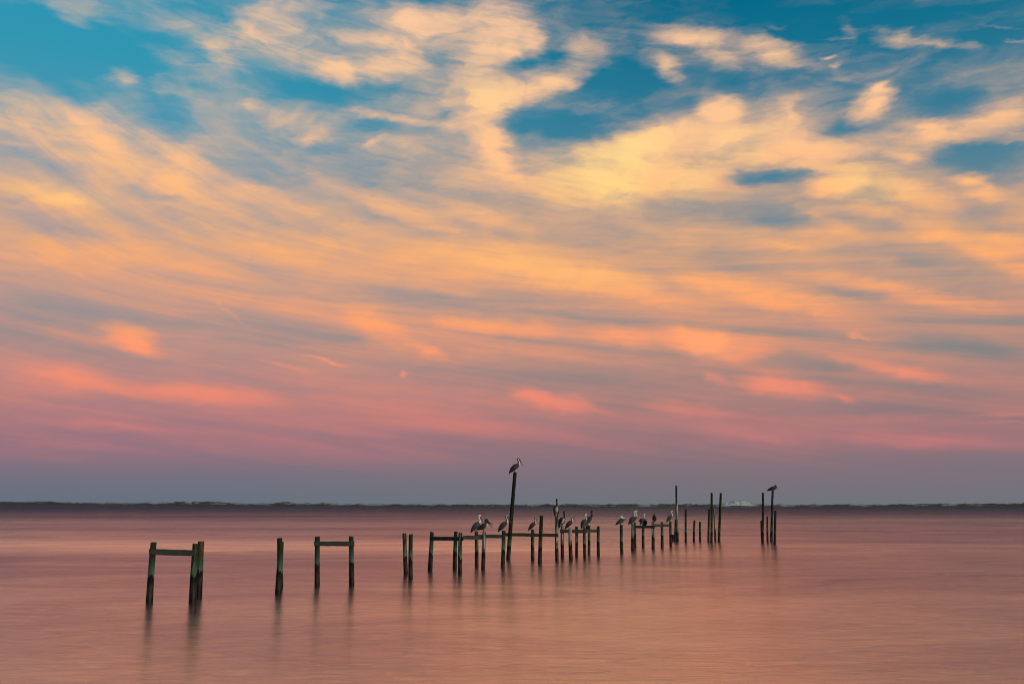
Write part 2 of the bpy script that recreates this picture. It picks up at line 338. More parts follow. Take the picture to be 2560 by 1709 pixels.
for i, x in enumerate(xs_):
    p = water_pt(x, interp(SHORE, x)); d = p.length; u = p.normalized(); k = d / 800.0
    hp = interp(RIDGE, x) * .94 + 2.3 * (mnoise.noise(Vector((x * .045, 0, 3))) + .6 * mnoise.noise(Vector((x * .16, 1, 3))))
    hgt_m = max(2.5, hp) * d / F_PX
    dune = interp(DUNE, x)
    for j, (dd, hh) in enumerate(rows):
        w = p + u * dd * k
        nz = mnoise.noise(Vector((x * .05, j * .9, 7)))
        f = hh if j in (0, 1, 11) else hh * (1 + .35 * nz * (1 - hh * .7))
        w.z = f * hgt_m
        verts.append(w)
        c = VEG
        s1 = mnoise.noise(Vector((x * .022, j * .55, 1.3))) + .5 * mnoise.noise(Vector((x * .09, j * .9, 5)))
        if j <= 1: c = (.30, .31, .29)
        elif j <= 4: c = MARSH
        elif j <= 6 and s1 < .05: c = MARSH
        elif s1 > .28: c = tuple(.6 * a + .4 * b2 for a, b2 in zip(SAND, VEG))
        elif s1 < -.25: c = (.03, .036, .026)
        if dune > 0 and j >= 4:
            s2 = mnoise.noise(Vector((x * .11, j * .8, 11)))
            q = dune * (1 if s2 < .3 else .3)
            if j == 8 and s2 > .12: q *= .35
            c = tuple(b2 * q + a * (1 - q) for a, b2 in zip(c, SAND))
        cols.append(c)
R = len(rows)
for i in range(len(xs_) - 1):
    for j in range(R - 1):
        a = i * R + j; faces.append((a, a + R, a + R + 1, a + 1))
m, t, b = material("island_ground")
at = t.add('ShaderNodeVertexColor', layer_name='tone')
nz = t.noise(t.add('ShaderNodeNewGeometry').outputs['Position'], 0.25, 4, 0.6)
t.put(b.inputs['Base Color'], t.mix(t.mapr(nz, .3, .7, 0, .75), at.outputs[0], t.mix(1.0, at.outputs[0], (.5, .52, .42, 1), 'MULTIPLY')))
b.inputs['Roughness'].default_value = .95
island = tag(new_obj("barrier_island_terrain", verts, faces, m, smooth=True, cols=cols), kind='structure')

# tufts of grass and low scrub along the island
m_scrub, t, b = material("dune_scrub")
oi = t.noise(t.add('ShaderNodeNewGeometry').outputs['Position'], 0.12, 3, .6)
t.put(b.inputs['Base Color'], t.ramp(oi, [(.35, (.03, .04, .028, 1)), (.48, (.12, .12, .08, 1)), (.65, (.22, .21, .15, 1))]))
b.inputs['Roughness'].default_value = .95
random.seed(4)
def clump(verts, faces, c, w, h, n):
    for _ in range(n):
        a = random.uniform(0, 2 * math.pi); r = random.random() ** .5 * w
        z = random.random() ** .8 * h * (1 - .5 * (r / w) ** 2)
        q = c + Vector((math.cos(a) * r, math.sin(a) * r, z)); s = random.uniform(.12, .3) * h
        nrm = Vector((random.uniform(-1, 1), random.uniform(-1, .2), random.uniform(-.3, 1))).normalized()
        t1 = nrm.orthogonal().normalized(); t2 = nrm.cross(t1)
        k = len(verts)
        verts += [q + t1 * s, q + t2 * s * .7, q - t1 * s, q - t2 * s * .7]
        faces.append((k, k + 1, k + 2, k + 3))
verts, faces = [], []
for _ in range(2600):
    x = random.uniform(-60, 2620)
    if interp(DUNE, x) > .1 and random.random() < .93: continue
    j = random.choice([4, 5, 6, 7, 8, 8, 9])
    i = min(len(xs_) - 2, int((x + 900) / 3))
    c = Vector(island.data.vertices[i * R + j].co)
    k = c.length / 800
    clump(verts, faces, c, random.uniform(.5, 1.6) * k, random.uniform(.25, .7) * k, 9)
tag(new_obj("dune_scrub", verts, faces, m_scrub, smooth=False), "olive dune grass and scrub covering the far shore", "scrub", kind='stuff')
for x, hpx, wpx, lab in [(97, 4, 9, "dark bush on the far shore nearest the left edge of the view"),
                  (450, 4.5, 22, "dark wooded hump just left of the pointed knoll on the far shore"),
                  (716, 3.5, 20, "long dark thicket on the small sandy knoll of the left far shore"),
                  (809, 4.5, 6, "small round bush alone on the far shore between two low knolls"),
                  (1656, 3.5, 15, "flat dark thicket on the far shore just left of the tallest distant piling")]:
    p = water_pt(x, interp(SHORE, x)); i = int((x + 900) / 3)
    c = Vector(island.data.vertices[i * R + 7].co); d = c.length
    v, f = [], []
    for _ in range(int(wpx * 2.2)):
        clump(v, f, Vector(((random.random() - .5) * wpx * d / F_PX, random.uniform(-2, 2), 0)), 1.6 * d / 800, hpx * d / F_PX * random.uniform(.6, 1), 14)
    o = new_obj("bush", v, f, m_scrub, smooth=False); o.location = c
    tag(o, lab, "bush", "bushes on the far shore")

# ================================================================ pilings
def wood_material(name, guano, warm=0.0, algae=(.026, .058, .038)):
    m, t, b = material(name)
    geo = t.add('ShaderNodeNewGeometry'); pos = geo.outputs['Position']
    x, y, z = t.sep(pos)[0:3]
    rnd = t.add('ShaderNodeObjectInfo').outputs['Random']
    grain = t.noise(t.mapping(pos, sc=(26, 26, 1.6)), 1.0, 5, .6)
    blot = t.noise(t.mapping(pos, sc=(6, 6, 1.5)), 1.0, 5, .6)
    zz = t.math('ADD', z, t.math('ADD', t.math('MULTIPLY', t.math('SUBTRACT', grain, .5), .35), t.math('MULTIPLY', t.math('SUBTRACT', blot, .5), .8)))
    zz = t.math('ADD', zz, t.mapr(rnd, 0, 1, -.07, .07))
    dk = (.0025, .0025, .003, 1)
    col = t.ramp(t.math('DIVIDE', zz, 3.0), [(0.0, dk), (.055, dk), (.075, (.016, .013, .010, 1)), (.17, (.024, .019, .013, 1)), (.215, dk), (.265, dk),
            (.285, (algae[0] * 2.6, algae[1] * 2.1, algae[2] * 2.0, 1)), (.36, (algae[0] * 1.3, algae[1] * 1.3, algae[2] * 1.3, 1)), (.46, (algae[0] * .6, algae[1] * .55, algae[2] * .5, 1)), (.75, (.012, .02, .010, 1)), (1.0, (.012, .017, .010, 1))])
    light = t.mix(t.mapr(blot, .42, .68, 0, .75), col, t.mix(1.0, col, (2.4, 2.2, 2.2, 1), 'MULTIPLY'))
    g2 = t.mix(t.mapr(grain, .3, .7, .0, .8), light, t.mix(1.0, light, (.35, .38, .4, 1), 'MULTIPLY'))
    if warm:
        g2 = t.mix(t.math('MULTIPLY', t.mapr(blot, .45, .6, 0, warm), t.mapr(z, .85, 1.1, 0, 1)), g2, (.09, .05, .015, 1))
    gu = t.noise(t.mapping(pos, sc=(22, 22, .55)), 1.0, 3, .6)
    gm = t.math('MULTIPLY', t.mapr(gu, .60 - guano, .66 - guano, 0, .8), t.mapr(z, .95, 1.15, 0, 1), clamp=True)
    t.put(b.inputs['Base Color'], t.mix(gm, g2, (.42, .48, .46, 1)))
    t.put(b.inputs['Roughness'], t.mapr(z, .2, .9, .5, .85)); b.inputs['Specular IOR Level'].default_value = .2
    bp = t.add('ShaderNodeBump'); bp.inputs['Strength'].default_value = .6; bp.inputs['Distance'].default_value = .02
    t.put(bp.inputs['Height'], grain); t.put(b.inputs['Normal'], bp.outputs[0])
    return m
M_PILE = wood_material("weathered_piling", -.03)
M_PILE_W = wood_material("rusty_stained_piling", -.1, warm=1.0)
M_PILE_G = wood_material("guano_streaked_piling", .10)
M_PILE_S = wood_material("dark_piling", -.1, algae=(.017, .036, .018))
m_beam, t, b = material("weathered_crossbeam")
geo = t.add('ShaderNodeNewGeometry'); pos = geo.outputs['Position']
g = t.noise(t.mapping(pos, sc=(1.4, 3, 34)), 1.0, 5, .6)
bl = t.noise(t.mapping(pos, sc=(1.1, 1.1, 2)), 1.0, 4, .6)
c = t.ramp(g, [(.25, (.008, .012, .009, 1)), (.5, (.022, .032, .025, 1)), (.75, (.05, .06, .05, 1))])
c = t.mix(t.mapr(bl, .5, .7, 0, .7), c, (.012, .02, .012, 1))
wh = t.noise(t.mapping(pos, sc=(9, 9, .4)), 1.0, 2, .5)
c = t.mix(t.mapr(wh, .70, .73, 0, .7), c, (.4, .45, .45, 1))
t.put(b.inputs['Base Color'], c); b.inputs['Roughness'].default_value = .85
bp = t.add('ShaderNodeBump'); bp.inputs['Strength'].default_value = .5; bp.inputs['Distance'].default_value = .015
t.put(bp.inputs['Height'], g); t.put(b.inputs['Normal'], bp.outputs[0])

def post_geo(base, top, rb, rt, seed, origin):
    rnd = random.Random(seed); N = 18
    axis = top - base; L = axis.length; n = axis.normalized()
    e1 = n.cross(Vector((0, 1, 0))).normalized(); e2 = e1.cross(n)
    steps = max(14, int(L / .09)); v, f = [], []
    lobes = [(rnd.uniform(0, 6.28), rnd.uniform(.01, .035), k) for k in (2, 3, 5)]
    cut = Vector((rnd.uniform(-.16, .16), rnd.uniform(-.3, .1)))
    t0 = -1.0 / L
    bend = (rnd.uniform(-.012, .012), rnd.uniform(-.012, .012))
    for i in range(steps + 1):
        s = t0 + (1 - t0) * i / steps
        r0 = rb + (rt - rb) * max(0, s)
        z = s * L
        if z < .8: r0 *= 1 + .04 * (1 - max(z, 0) / .8)
        wob = math.sin(max(s, 0) * math.pi)
        for k in range(N):
            a = 2 * math.pi * k / N
            r = r0 * (1 + sum(am * math.sin(m_ * a + ph) for ph, am, m_ in lobes) + .035 * mnoise.noise(Vector((math.cos(a) * 1.5, math.sin(a) * 1.5 + seed, z * 3))))
            p = base + axis * s + e1 * (math.cos(a) * r + bend[0] * wob) + e2 * (math.sin(a) * r + bend[1] * wob)
            if i == steps: p += n * (cut.x * math.cos(a) * r + cut.y * math.sin(a) * r)
            v.append(p - origin)
    for i in range(steps):
        for k in range(N):
            a = i * N + k; b2 = i * N + (k + 1) % N
            f.append((a, b2, b2 + N, a + N))
    # worn rim and dished end grain
    o = steps * N
    k0 = len(v)
    c = sum((v[o + k] for k in range(N)), Vector()) / N
    for k in range(N): v.append(c + (v[o + k] - c) * .84 + n * .012)
    for k in range(N): v.append(c + (v[o + k] - c) * .45 - n * .004)
    v.append(c - n * .012)
    for q0, q1 in ((o, k0), (k0, k0 + N)):
        for k in range(N): f.append((q0 + k, q0 + (k + 1) % N, q1 + (k + 1) % N, q1 + k))
    for k in range(N): f.append((k0 + N + k, k0 + N + (k + 1) % N, len(v) - 1))
    return v, f
TOPS = {}
def post(key, tx, ty, bx, by, wt, wb, mat=None, parent=None, name="piling"):
    base = water_pt(bx, by); y = base.y; top = at_depth(tx, ty, y)
    sc = y / F_PX
    org = parent.location.copy() if parent else base
    v, f = post_geo(base, top, wb * sc / 2, wt * sc / 2, sum(map(ord, key)) * 7 % 997, org)
    o = new_obj(name, v, f, mat or M_PILE, parent)
    if not parent: o.location = base
    o.data.polygons.foreach_set('use_smooth', [len(p.vertices) == 4 for p in o.data.polygons])
    TOPS[key] = (top, y)
    return o
def beam(x0, y0a, y0b, x1, y1a, y1b, d0, d1, parent, th=.07, name="crossbeam"):
    """board between two photo columns, its upper and lower edges there, at depths d0, d1"""
    rnd = random.Random(int(x0)); N = 14; v, f = [], []
    for i in range(N + 1):
        s = i / N; x = x0 + (x1 - x0) * s; d = d0 + (d1 - d0) * s
        up = at_depth(x, y0a + (y1a - y0a) * s, d); dn = at_depth(x, y0b + (y1b - y0b) * s, d)
        j = rnd.uniform(-.006, .006); bv = .010
        up.z += j; dn.z += rnd.uniform(-.005, .005)
        for q, dy_, dz_ in ((dn, 0, bv), (dn, bv, 0), (dn, th - bv, 0), (dn, th, bv), (up, th, -bv), (up, th - bv, 0), (up, bv, 0), (up, 0, -bv)):
            v.append(q + Vector((0, dy_, dz_)) - parent.location)
    for i in range(N):
        for k in range(8):
            f.append((i * 8 + k, (i + 1) * 8 + k, (i + 1) * 8 + (k + 1) % 8, i * 8 + (k + 1) % 8))
    f.append(tuple(range(8))); f.append(tuple(N * 8 + k for k in reversed(range(8))))
    o = new_obj(name, v, f, m_beam, parent, smooth=False); return o
def bolt(px, py, d, parent):
    c = at_depth(px, py, d) - parent.location; v, f = [], []
    for dy_, r in ((.02, .022), (-.015, .022), (-.025, .012)):
        for k in range(8): v.append(c + Vector((math.cos(k * .785) * r, dy_, math.sin(k * .785) * r)))
    for q in (0, 8):
        for k in range(8): f.append((q + k, q + (k + 1) % 8, q + 8 + (k + 1) % 8, q + 8 + k))
    f.append(tuple(range(16, 24)))
    return new_obj("bolt", v, f, m_beam, parent, smooth=False)
def dep(by): return water_pt(1280, by).y
GP = "old dock pilings standing in the water"
GF = "remains of dock frames with crossbeams"

fa = empty("dock_frame", water_pt(427, 1504.7), "nearest dock frame, two leaning green posts joined by one grey crossbeam", "dock frame", GF)
post('p1', 384, 1356, 373.4, 1505, 14, 16, M_PILE, fa, "post"); post('p2', 488.9, 1359, 481, 1505.5, 14, 17.5, M_PILE, fa, "post")
beam(372, 1371.3, 1386, 487.5, 1374.3, 1389.5, dep(1505) - .17, dep(1505) - .17, fa, .06); bolt(378, 1379, dep(1505) - .17, fa); bolt(484, 1382, dep(1505) - .17, fa)
fb = empty("dock_frame", water_pt(836, 1461.8), "dock frame of two upright posts and one level crossbeam beside the lone doubled piling", "dock frame", GF)
post('p5', 793.6, 1341, 793, 1462, 12.3, 13, M_PILE, fb, "post"); post('p6', 878, 1340.4, 879, 1462, 11.3, 13, M_PILE, fb, "post")
beam(784.6, 1352.2, 1364, 885.5, 1352.4, 1364.6, dep(1462) - .17, dep(1462) - .17, fb, .06); bolt(791, 1358, dep(1462) - .17, fb); bolt(877, 1358.5, dep(1462) - .17, fb)
fc = empty("dock_frame", water_pt(1160, 1424), "long low dock frame with six posts left of the tallest leaning piling", "dock frame", GF)
for k, a in {'p9': (1080, 1330, 1075, 1425, 9, 11.5), 'p10': (1139.8, 1328.5, 1136.9, 1422.4, 9.5, 10), 'p11': (1151, 1331.3, 1150, 1432, 9, 10),
             'p12': (1190.9, 1327.9, 1191.8, 1416, 8.5, 9), 'p13': (1210.6, 1328.5, 1207.8, 1421.8, 9, 10), 'p14': (1259.3, 1326.5, 1256.7, 1416.4, 9.5, 10)}.items():
    post(k, *a, M_PILE_G if k == 'p13' else M_PILE, fc, "post")
d9, d11, d13 = dep(1425) - .2, dep(1432) - .2, dep(1421.8)
beam(1074, 1340.7, 1350.2, 1158.2, 1341.3, 1350.9, d9, d11, fc, .08)
beam(1156.5, 1338, 1347.6, 1205, 1338, 1347.8, d11 + .3, d13 + .1, fc, .07)
beam(1194.3, 1335.1, 1344.3, 1263, 1335.4, 1344.7, dep(1416) - .2, dep(1416.4) - .08, fc, .07)
bolt(1078, 1345.5, d9, fc); bolt(1150, 1346, d11 + .05, fc)
fd = empty("dock_frame", water_pt(1331, 1398.5), "dock frame carrying the tallest leaning post and two straight posts on one long crossbeam", "dock frame", GF)
post('p15', 1287.9, 1180.5, 1270.6, 1398.5, 9, 10.5, M_PILE_S, fd, "post"); post('p16', 1331.8, 1323.6, 1331.8, 1398, 8, 9, M_PILE, fd, "post")
post('p18', 1391.2, 1287.6, 1392.2, 1400, 8, 8.5, M_PILE_G, fd, "post")
beam(1262, 1331.3, 1339.6, 1396, 1333, 1341.2, dep(1398) - .16, dep(1400) - .16, fd, .07); bolt(1331, 1336.2, dep(1398) - .16, fd); bolt(1392, 1337.2, dep(1400) - .16, fd)
fe = empty("dock_frame", water_pt(1450, 1391.5), "dock frame of four short posts and two crossbeams under the middle group of pelicans", "dock frame", GF)
post('p19', 1405.7, 1314.8, 1406, 1393, 8, 8.5, M_PILE_G, fe, "post"); post('p21', 1441.5, 1315.8, 1441.5, 1390, 7, 7.2, M_PILE, fe, "post")
post('p22', 1460.9, 1317.2, 1462, 1393.6, 7.5, 8, M_PILE, fe, "post"); post('p24', 1496.2, 1315.4, 1496.2, 1388.7, 7, 7.7, M_PILE, fe, "post")
beam(1399.7, 1322.8, 1331.2, 1466.3, 1323.2, 1332, dep(1393) - .18, dep(1393.6) - .18, fe, .08); beam(1466.6, 1322.6, 1330, 1494, 1322.4, 1330, dep(1393.6) + .1, dep(1388.7), fe, .08)
bolt(1441.5, 1327, dep(1393) - .16, fe)
ff = empty("dock_frame", water_pt(1630, 1367.5), "farthest dock frame of five posts and two crossbeams beside the thin tall piling", "dock frame", GF)
for k, a in {'p27': (1587, 1306.5, 1588, 1368.4, 5.8, 6), 'p28': (1608, 1310, 1607.8, 1366.5, 6.5, 7), 'p29': (1632, 1303.3, 1632.7, 1371, 7, 8),
             'p30': (1655, 1304.6, 1655.4, 1367, 6, 7), 'p31': (1675.8, 1303, 1677, 1364, 5.8, 7)}.items():
    post(k, *a, M_PILE_G if k == 'p29' else M_PILE, ff, "post")
beam(1586, 1312.8, 1319.3, 1637, 1313, 1320, dep(1370) - .1, dep(1371) - .2, ff, .1); beam(1636, 1309.3, 1316.6, 1674, 1309, 1316, dep(1371) + .2, dep(1364) - .1, ff, .1)

for key, a, mat, lab in [
  ('p3', (502.4, 1353, 497.3, 1491.6, 14.5, 14), M_PILE_W, "brown stained piling standing just behind the right post of the nearest frame"),
  ('p4b', (699, 1344.8, 701.5, 1466, 12.5, 13), M_PILE_S, "piling half hidden behind the lone near piling, its top a little higher"),
  ('p4', (702.9, 1353, 695.4, 1481, 12.5, 16), M_PILE, "lone thick near piling with pale green middle, between the two nearest frames"),
  ('p7', (1010.8, 1333, 1014.3, 1434.5, 9.5, 10.5), M_PILE, "left piling of the close pair right of the two-post frame"),
  ('p8', (1027.2, 1335.4, 1026.4, 1445, 10, 11), M_PILE, "right and nearer piling of the close pair right of the two-post frame"),
  ('p17', (1353.7, 1288.8, 1349.4, 1406.5, 8.5, 9.7), M_PILE_S, "bare dark leaning piling standing in front of the long crossbeam, right of a single pelican"),
  ('p20', (1425.1, 1320.3, 1427.2, 1397.5, 8, 9.5), M_PILE_G, "white streaked piling under a white headed pelican in the middle group"),
  ('p23', (1472.4, 1316, 1472.4, 1385, 6.5, 7), M_PILE, "short piling behind the middle frame with a crouching pelican above it"),
  ('p25', (1553.2, 1311.3, 1554.5, 1382, 7.2, 8.2), M_PILE, "lone piling under the hunched white headed pelican, left of the farthest frame"),
  ('p26', (1582, 1307.8, 1581.7, 1375.6, 6.5, 8), M_PILE_G, "piling with a white stripe in front of the farthest frame's left end"),
  ('p32', (1688.8, 1298.2, 1687.6, 1352, 4.8, 6.2), M_PILE_S, "short dark piling touching the left side of the thin tall piling"),
  ('p33', (1690.8, 1213, 1693.7, 1351, 5.2, 7), M_PILE_G, "thin tall piling rising above the far shore, right of the farthest frame"),
  ('p34', (1714.4, 1273, 1714.6, 1353.9, 5, 6), M_PILE, "medium piling alone just right of the thin tall piling"),
  ('p35', (1736, 1300, 1734.6, 1352, 4.8, 5.4), M_PILE_S, "left one of two short bare pilings between the tall piling and the tall cluster"),
  ('p36', (1750, 1303.5, 1750.3, 1352, 4.6, 5.2), M_PILE_S, "right and shorter one of two short bare pilings left of the tall cluster"),
  ('p37', (1773, 1272.3, 1771, 1352.5, 4.6, 5.5), M_PILE_S, "shorter piling against the left side of the cluster's left tall piling"),
  ('p38', (1779, 1231.7, 1778.4, 1354.8, 5.6, 6.2), M_PILE, "left tall piling of the cluster just left of the white dune"),
  ('p39', (1784.6, 1270.5, 1788.4, 1351, 4, 5), M_PILE_G, "leaning piling with a bright white side between the cluster's two tall pilings"),
  ('p40', (1802, 1232.3, 1797.4, 1352.6, 5.6, 6.6), M_PILE_S, "right tall piling of the cluster, in front of the white dune's left end"),
  ('p41', (1907.5, 1231.3, 1906.8, 1354.8, 5.2, 6.6), M_PILE, "bare tall piling at the left of the last cluster, right of the white dune"),
  ('p42', (1903, 1301, 1905, 1353, 4, 4.6), M_PILE_S, "short piling peeping out left of the bare tall piling in the last cluster"),
  ('p43', (1918.2, 1290.4, 1919, 1353.4, 4.2, 5.2), M_PILE_S, "short thin piling between the two tall pilings of the last cluster"),
  ('p44', (1931.8, 1226.6, 1928.4, 1351.8, 5.4, 6.6), M_PILE, "tall piling carrying a resting black pelican, right of the white dune"),
  ('p45', (1938.6, 1275.9, 1937, 1359.2, 5.2, 6.6), M_PILE_S, "rightmost piling of all, half height and nearest in the last cluster"),
]:
    tag(post(key, *a, mat), lab, "piling", GP)
# rotten butt of a broken piling
o = post('stub', 1682, 1336, 1680.5, 1351.5, 6.5, 6, M_PILE_S, name="broken_piling")
tag(o, "broken rounded piling stub low in the water beside the thin tall piling", "piling")

# ================================================================ pelicans
def mat_attr(name, rough, sc, k=(.62, .62, .66), sheen=0):
    m, t, b = material(name)
    at = t.add('ShaderNodeVertexColor', layer_name='tone')
    o_ = t.add('ShaderNodeTexCoord').outputs['Object']
    nz = t.noise(t.mapping(o_, sc=sc), 1.0, 4, .6)
    t.put(b.inputs['Base Color'], t.mix(t.mapr(nz, .35, .62, 0, 1), at.outputs[0], t.mix(1.0, at.outputs[0], (*k, 1), 'MULTIPLY')))
    b.inputs['Roughness'].default_value = rough
    return m
M_FEATHER = mat_attr("pelican_feathers", .8, (30, 30, 30))
M_WING = mat_attr("pelican_wing_feathers", .7, (10, 30, 45), (.45, .47, .5))
M_BILL = mat_attr("pelican_bill", .5, (12, 12, 12), (.8, .75, .75))
M_EYE, t, b = material("pelican_eye"); b.inputs['Base Color'].default_value = (.01, .01, .01, 1); b.inputs['Roughness'].default_value = .1

def cr(p0, p1, p2, p3, s):
    return tuple(.5 * ((2 * b_) + (-a + c) * s + (2 * a - 5 * b_ + 4 * c - d) * s * s + (-a + 3 * b_ - 3 * c + d) * s ** 3) for a, b_, c, d in zip(p0, p1, p2, p3))
def loft(path, sub, N, colf, fat=1.0):
    """path rows: x, z, r_perp, r_side (, y). Smooth tube through them."""
    P_ = [tuple(p) + ((0.0,) if len(p) == 4 else ()) for p in path]
    rows_ = []
    P_ = [(p[0], p[1], p[2] * fat, p[3] * fat, p[4]) for p in P_]
    for i in range(len(P_) - 1):
        a = P_[max(0, i - 1)]; d = P_[min(len(P_) - 1, i + 2)]
        for s in range(sub): rows_.append(cr(a, P_[i], P_[i + 1], d, s / sub))
    rows_.append(P_[-1])
    v, f, c = [], [], []; n_ = len(rows_)
    for i, (x, z, rp, rs, yy) in enumerate(rows_):
        x0, z0 = rows_[max(0, i - 1)][:2]; x1, z1 = rows_[min(n_ - 1, i + 1)][:2]
        tx, tz = x1 - x0, z1 - z0; L = math.hypot(tx, tz) or 1; nx, nz_ = -tz / L, tx / L
        rp = max(rp, .003); rs = max(rs, .003)
        for k in range(N):
            a = 2 * math.pi * k / N; ca, sa_ = math.cos(a), math.sin(a)
            v.append(Vector((x + nx * rp * ca, yy + rs * sa_, z + nz_ * rp * ca))); c.append(colf(i / (n_ - 1), ca, sa_, x, z))
    for i in range(n_ - 1):
        for k in range(N):
            f.append((i * N + k, i * N + (k + 1) % N, (i + 1) * N + (k + 1) % N, (i + 1) * N + k))
    f.append(tuple(reversed(range(N)))); f.append(tuple((n_ - 1) * N + k for k in range(N)))
    return v, f, c

POSES = {
 'stand': dict(body=[(-.25, -.03, .014, .035), (-.22, .04, .045, .07), (-.15, .15, .085, .11), (-.05, .26, .120, .13), (.06, .35, .115, .125), (.14, .42, .078, .09),
                     (.185, .49, .050, .054), (.195, .565, .035, .037), (.172, .645, .031, .031), (.146, .72, .031, .030), (.152, .785, .040, .036), (.19, .815, .042, .036), (.232, .785, .028, .027), (.25, .768, .012, .014)],
               neck=5.6, head=9.4, bill=((.225, .785), (.405, .375)), wing=[(.15, .43, .05, .02), (.09, .40, .10, .03), (-.02, .29, .125, .03), (-.13, .16, .10, .026), (-.22, .04, .05, .018), (-.275, -.045, .014, .01)],
               tail=((-.20, .02), (-.275, -.085)), hip=(.0, .17), eye=(.195, .825)),
 'up': dict(body=[(-.27, -.05, .014, .035), (-.24, .02, .045, .07), (-.18, .14, .085, .105), (-.08, .27, .115, .125), (.03, .38, .110, .12), (.11, .47, .074, .085),
                  (.155, .54, .048, .05), (.17, .61, .034, .036), (.158, .68, .031, .031), (.14, .75, .031, .030), (.142, .81, .040, .036), (.178, .845, .042, .036), (.215, .82, .028, .027), (.232, .80, .012, .014)],
            neck=5.6, head=9.4, bill=((.205, .815), (.275, .42)), wing=[(.12, .48, .05, .02), (.06, .43, .10, .03), (-.05, .31, .12, .03), (-.16, .16, .10, .026), (-.25, .02, .05, .018), (-.30, -.07, .014, .01)],
            tail=((-.22, .0), (-.29, -.10)), hip=(-.0, .19), eye=(.182, .855)),
 'hunch': dict(body=[(-.33, .02, .014, .035), (-.28, .07, .05, .07), (-.17, .145, .088, .11), (-.04, .225, .115, .135), (.09, .29, .112, .125), (.17, .35, .078, .09),
                     (.175, .41, .055, .055), (.13, .445, .045, .045), (.065, .455, .042, .042), (.018, .485, .042, .040), (.03, .53, .044, .040), (.075, .528, .038, .034), (.115, .50, .026, .024), (.13, .49, .012, .014)],
               neck=5.8, head=8.6, bill=((.10, .505), (.43, .27)), wing=[(.19, .335, .05, .02), (.12, .325, .10, .03), (-.01, .25, .12, .03), (-.15, .16, .095, .026), (-.27, .08, .05, .018), (-.35, .01, .014, .01)],
               tail=((-.27, .05), (-.36, -.01)), hip=(.0, .10), eye=(.08, .545)),
 'gape': dict(body=[(-.34, .10, .014, .035), (-.29, .14, .05, .07), (-.18, .185, .085, .11), (-.05, .235, .110, .13), (.07, .30, .108, .12), (.13, .37, .080, .09),
                    (.12, .45, .055, .055), (.09, .53, .046, .044), (.11, .585, .046, .044), (.165, .58, .044, .042), (.20, .52, .042, .040), (.24, .465, .046, .038), (.285, .435, .036, .03), (.31, .42, .014, .014)],
              neck=5.6, head=10.2, bill=((.285, .435), (.50, .345)), low=((.28, .415), (.455, .20)), wing=[(.16, .35, .05, .02), (.09, .33, .10, .03), (-.03, .26, .12, .03), (-.16, .20, .09, .026), (-.27, .14, .05, .018), (-.36, .08, .014, .01)],
              tail=((-.28, .13), (-.38, .09)), hip=(.0, .12), eye=(.25, .49)),
 'rest': dict(body=[(-.40, .015, .014, .035), (-.33, .05, .045, .07), (-.20, .095, .08, .11), (-.05, .13, .098, .135), (.09, .155, .094, .12), (.16, .195, .070, .085),
                    (.165, .245, .050, .052), (.15, .28, .042, .042), (.16, .31, .040, .040), (.19, .325, .040, .038), (.225, .30, .034, .032), (.255, .275, .026, .024), (.27, .262, .012, .014)],
              neck=5.8, head=8.4, bill=((.25, .275), (.345, .02)), wing=[(.18, .18, .05, .02), (.11, .19, .085, .03), (-.03, .155, .10, .03), (-.18, .11, .08, .026), (-.32, .06, .045, .018), (-.43, .01, .014, .01)],
              tail=((-.33, .04), (-.44, -.02)), hip=(.0, .05), eye=(.205, .335)),
 'preen': dict(body=[(-.26, .0, .014, .035), (-.23, .04, .045, .07), (-.16, .11, .085, .11), (-.05, .18, .115, .13), (.05, .24, .108, .12), (.11, .31, .074, .085),
                     (.13, .38, .050, .050), (.11, .43, .042, .042), (.06, .45, .040, .040), (.02, .45, .044, .042), (-.03, .44, .040, .036), (-.07, .42, .026, .024), (-.085, .41, .012, .014)],
               neck=5.8, head=8.2, bill=((-.06, .425), (-.20, .20)), wing=[(.13, .28, .05, .02), (.07, .27, .09, .03), (-.04, .21, .115, .03), (-.15, .13, .09, .026), (-.24, .05, .05, .018), (-.30, -.02, .014, .01)],
               tail=((-.22, .03), (-.30, -.05)), hip=(.0, .09), eye=(.0, .475)),
}
BROWN, GREY, CREAM, WHITE, DARK = (.012, .010, .010), (.060, .078, .092), (.86, .83, .68), (.72, .75, .72), (.016, .012, .010)
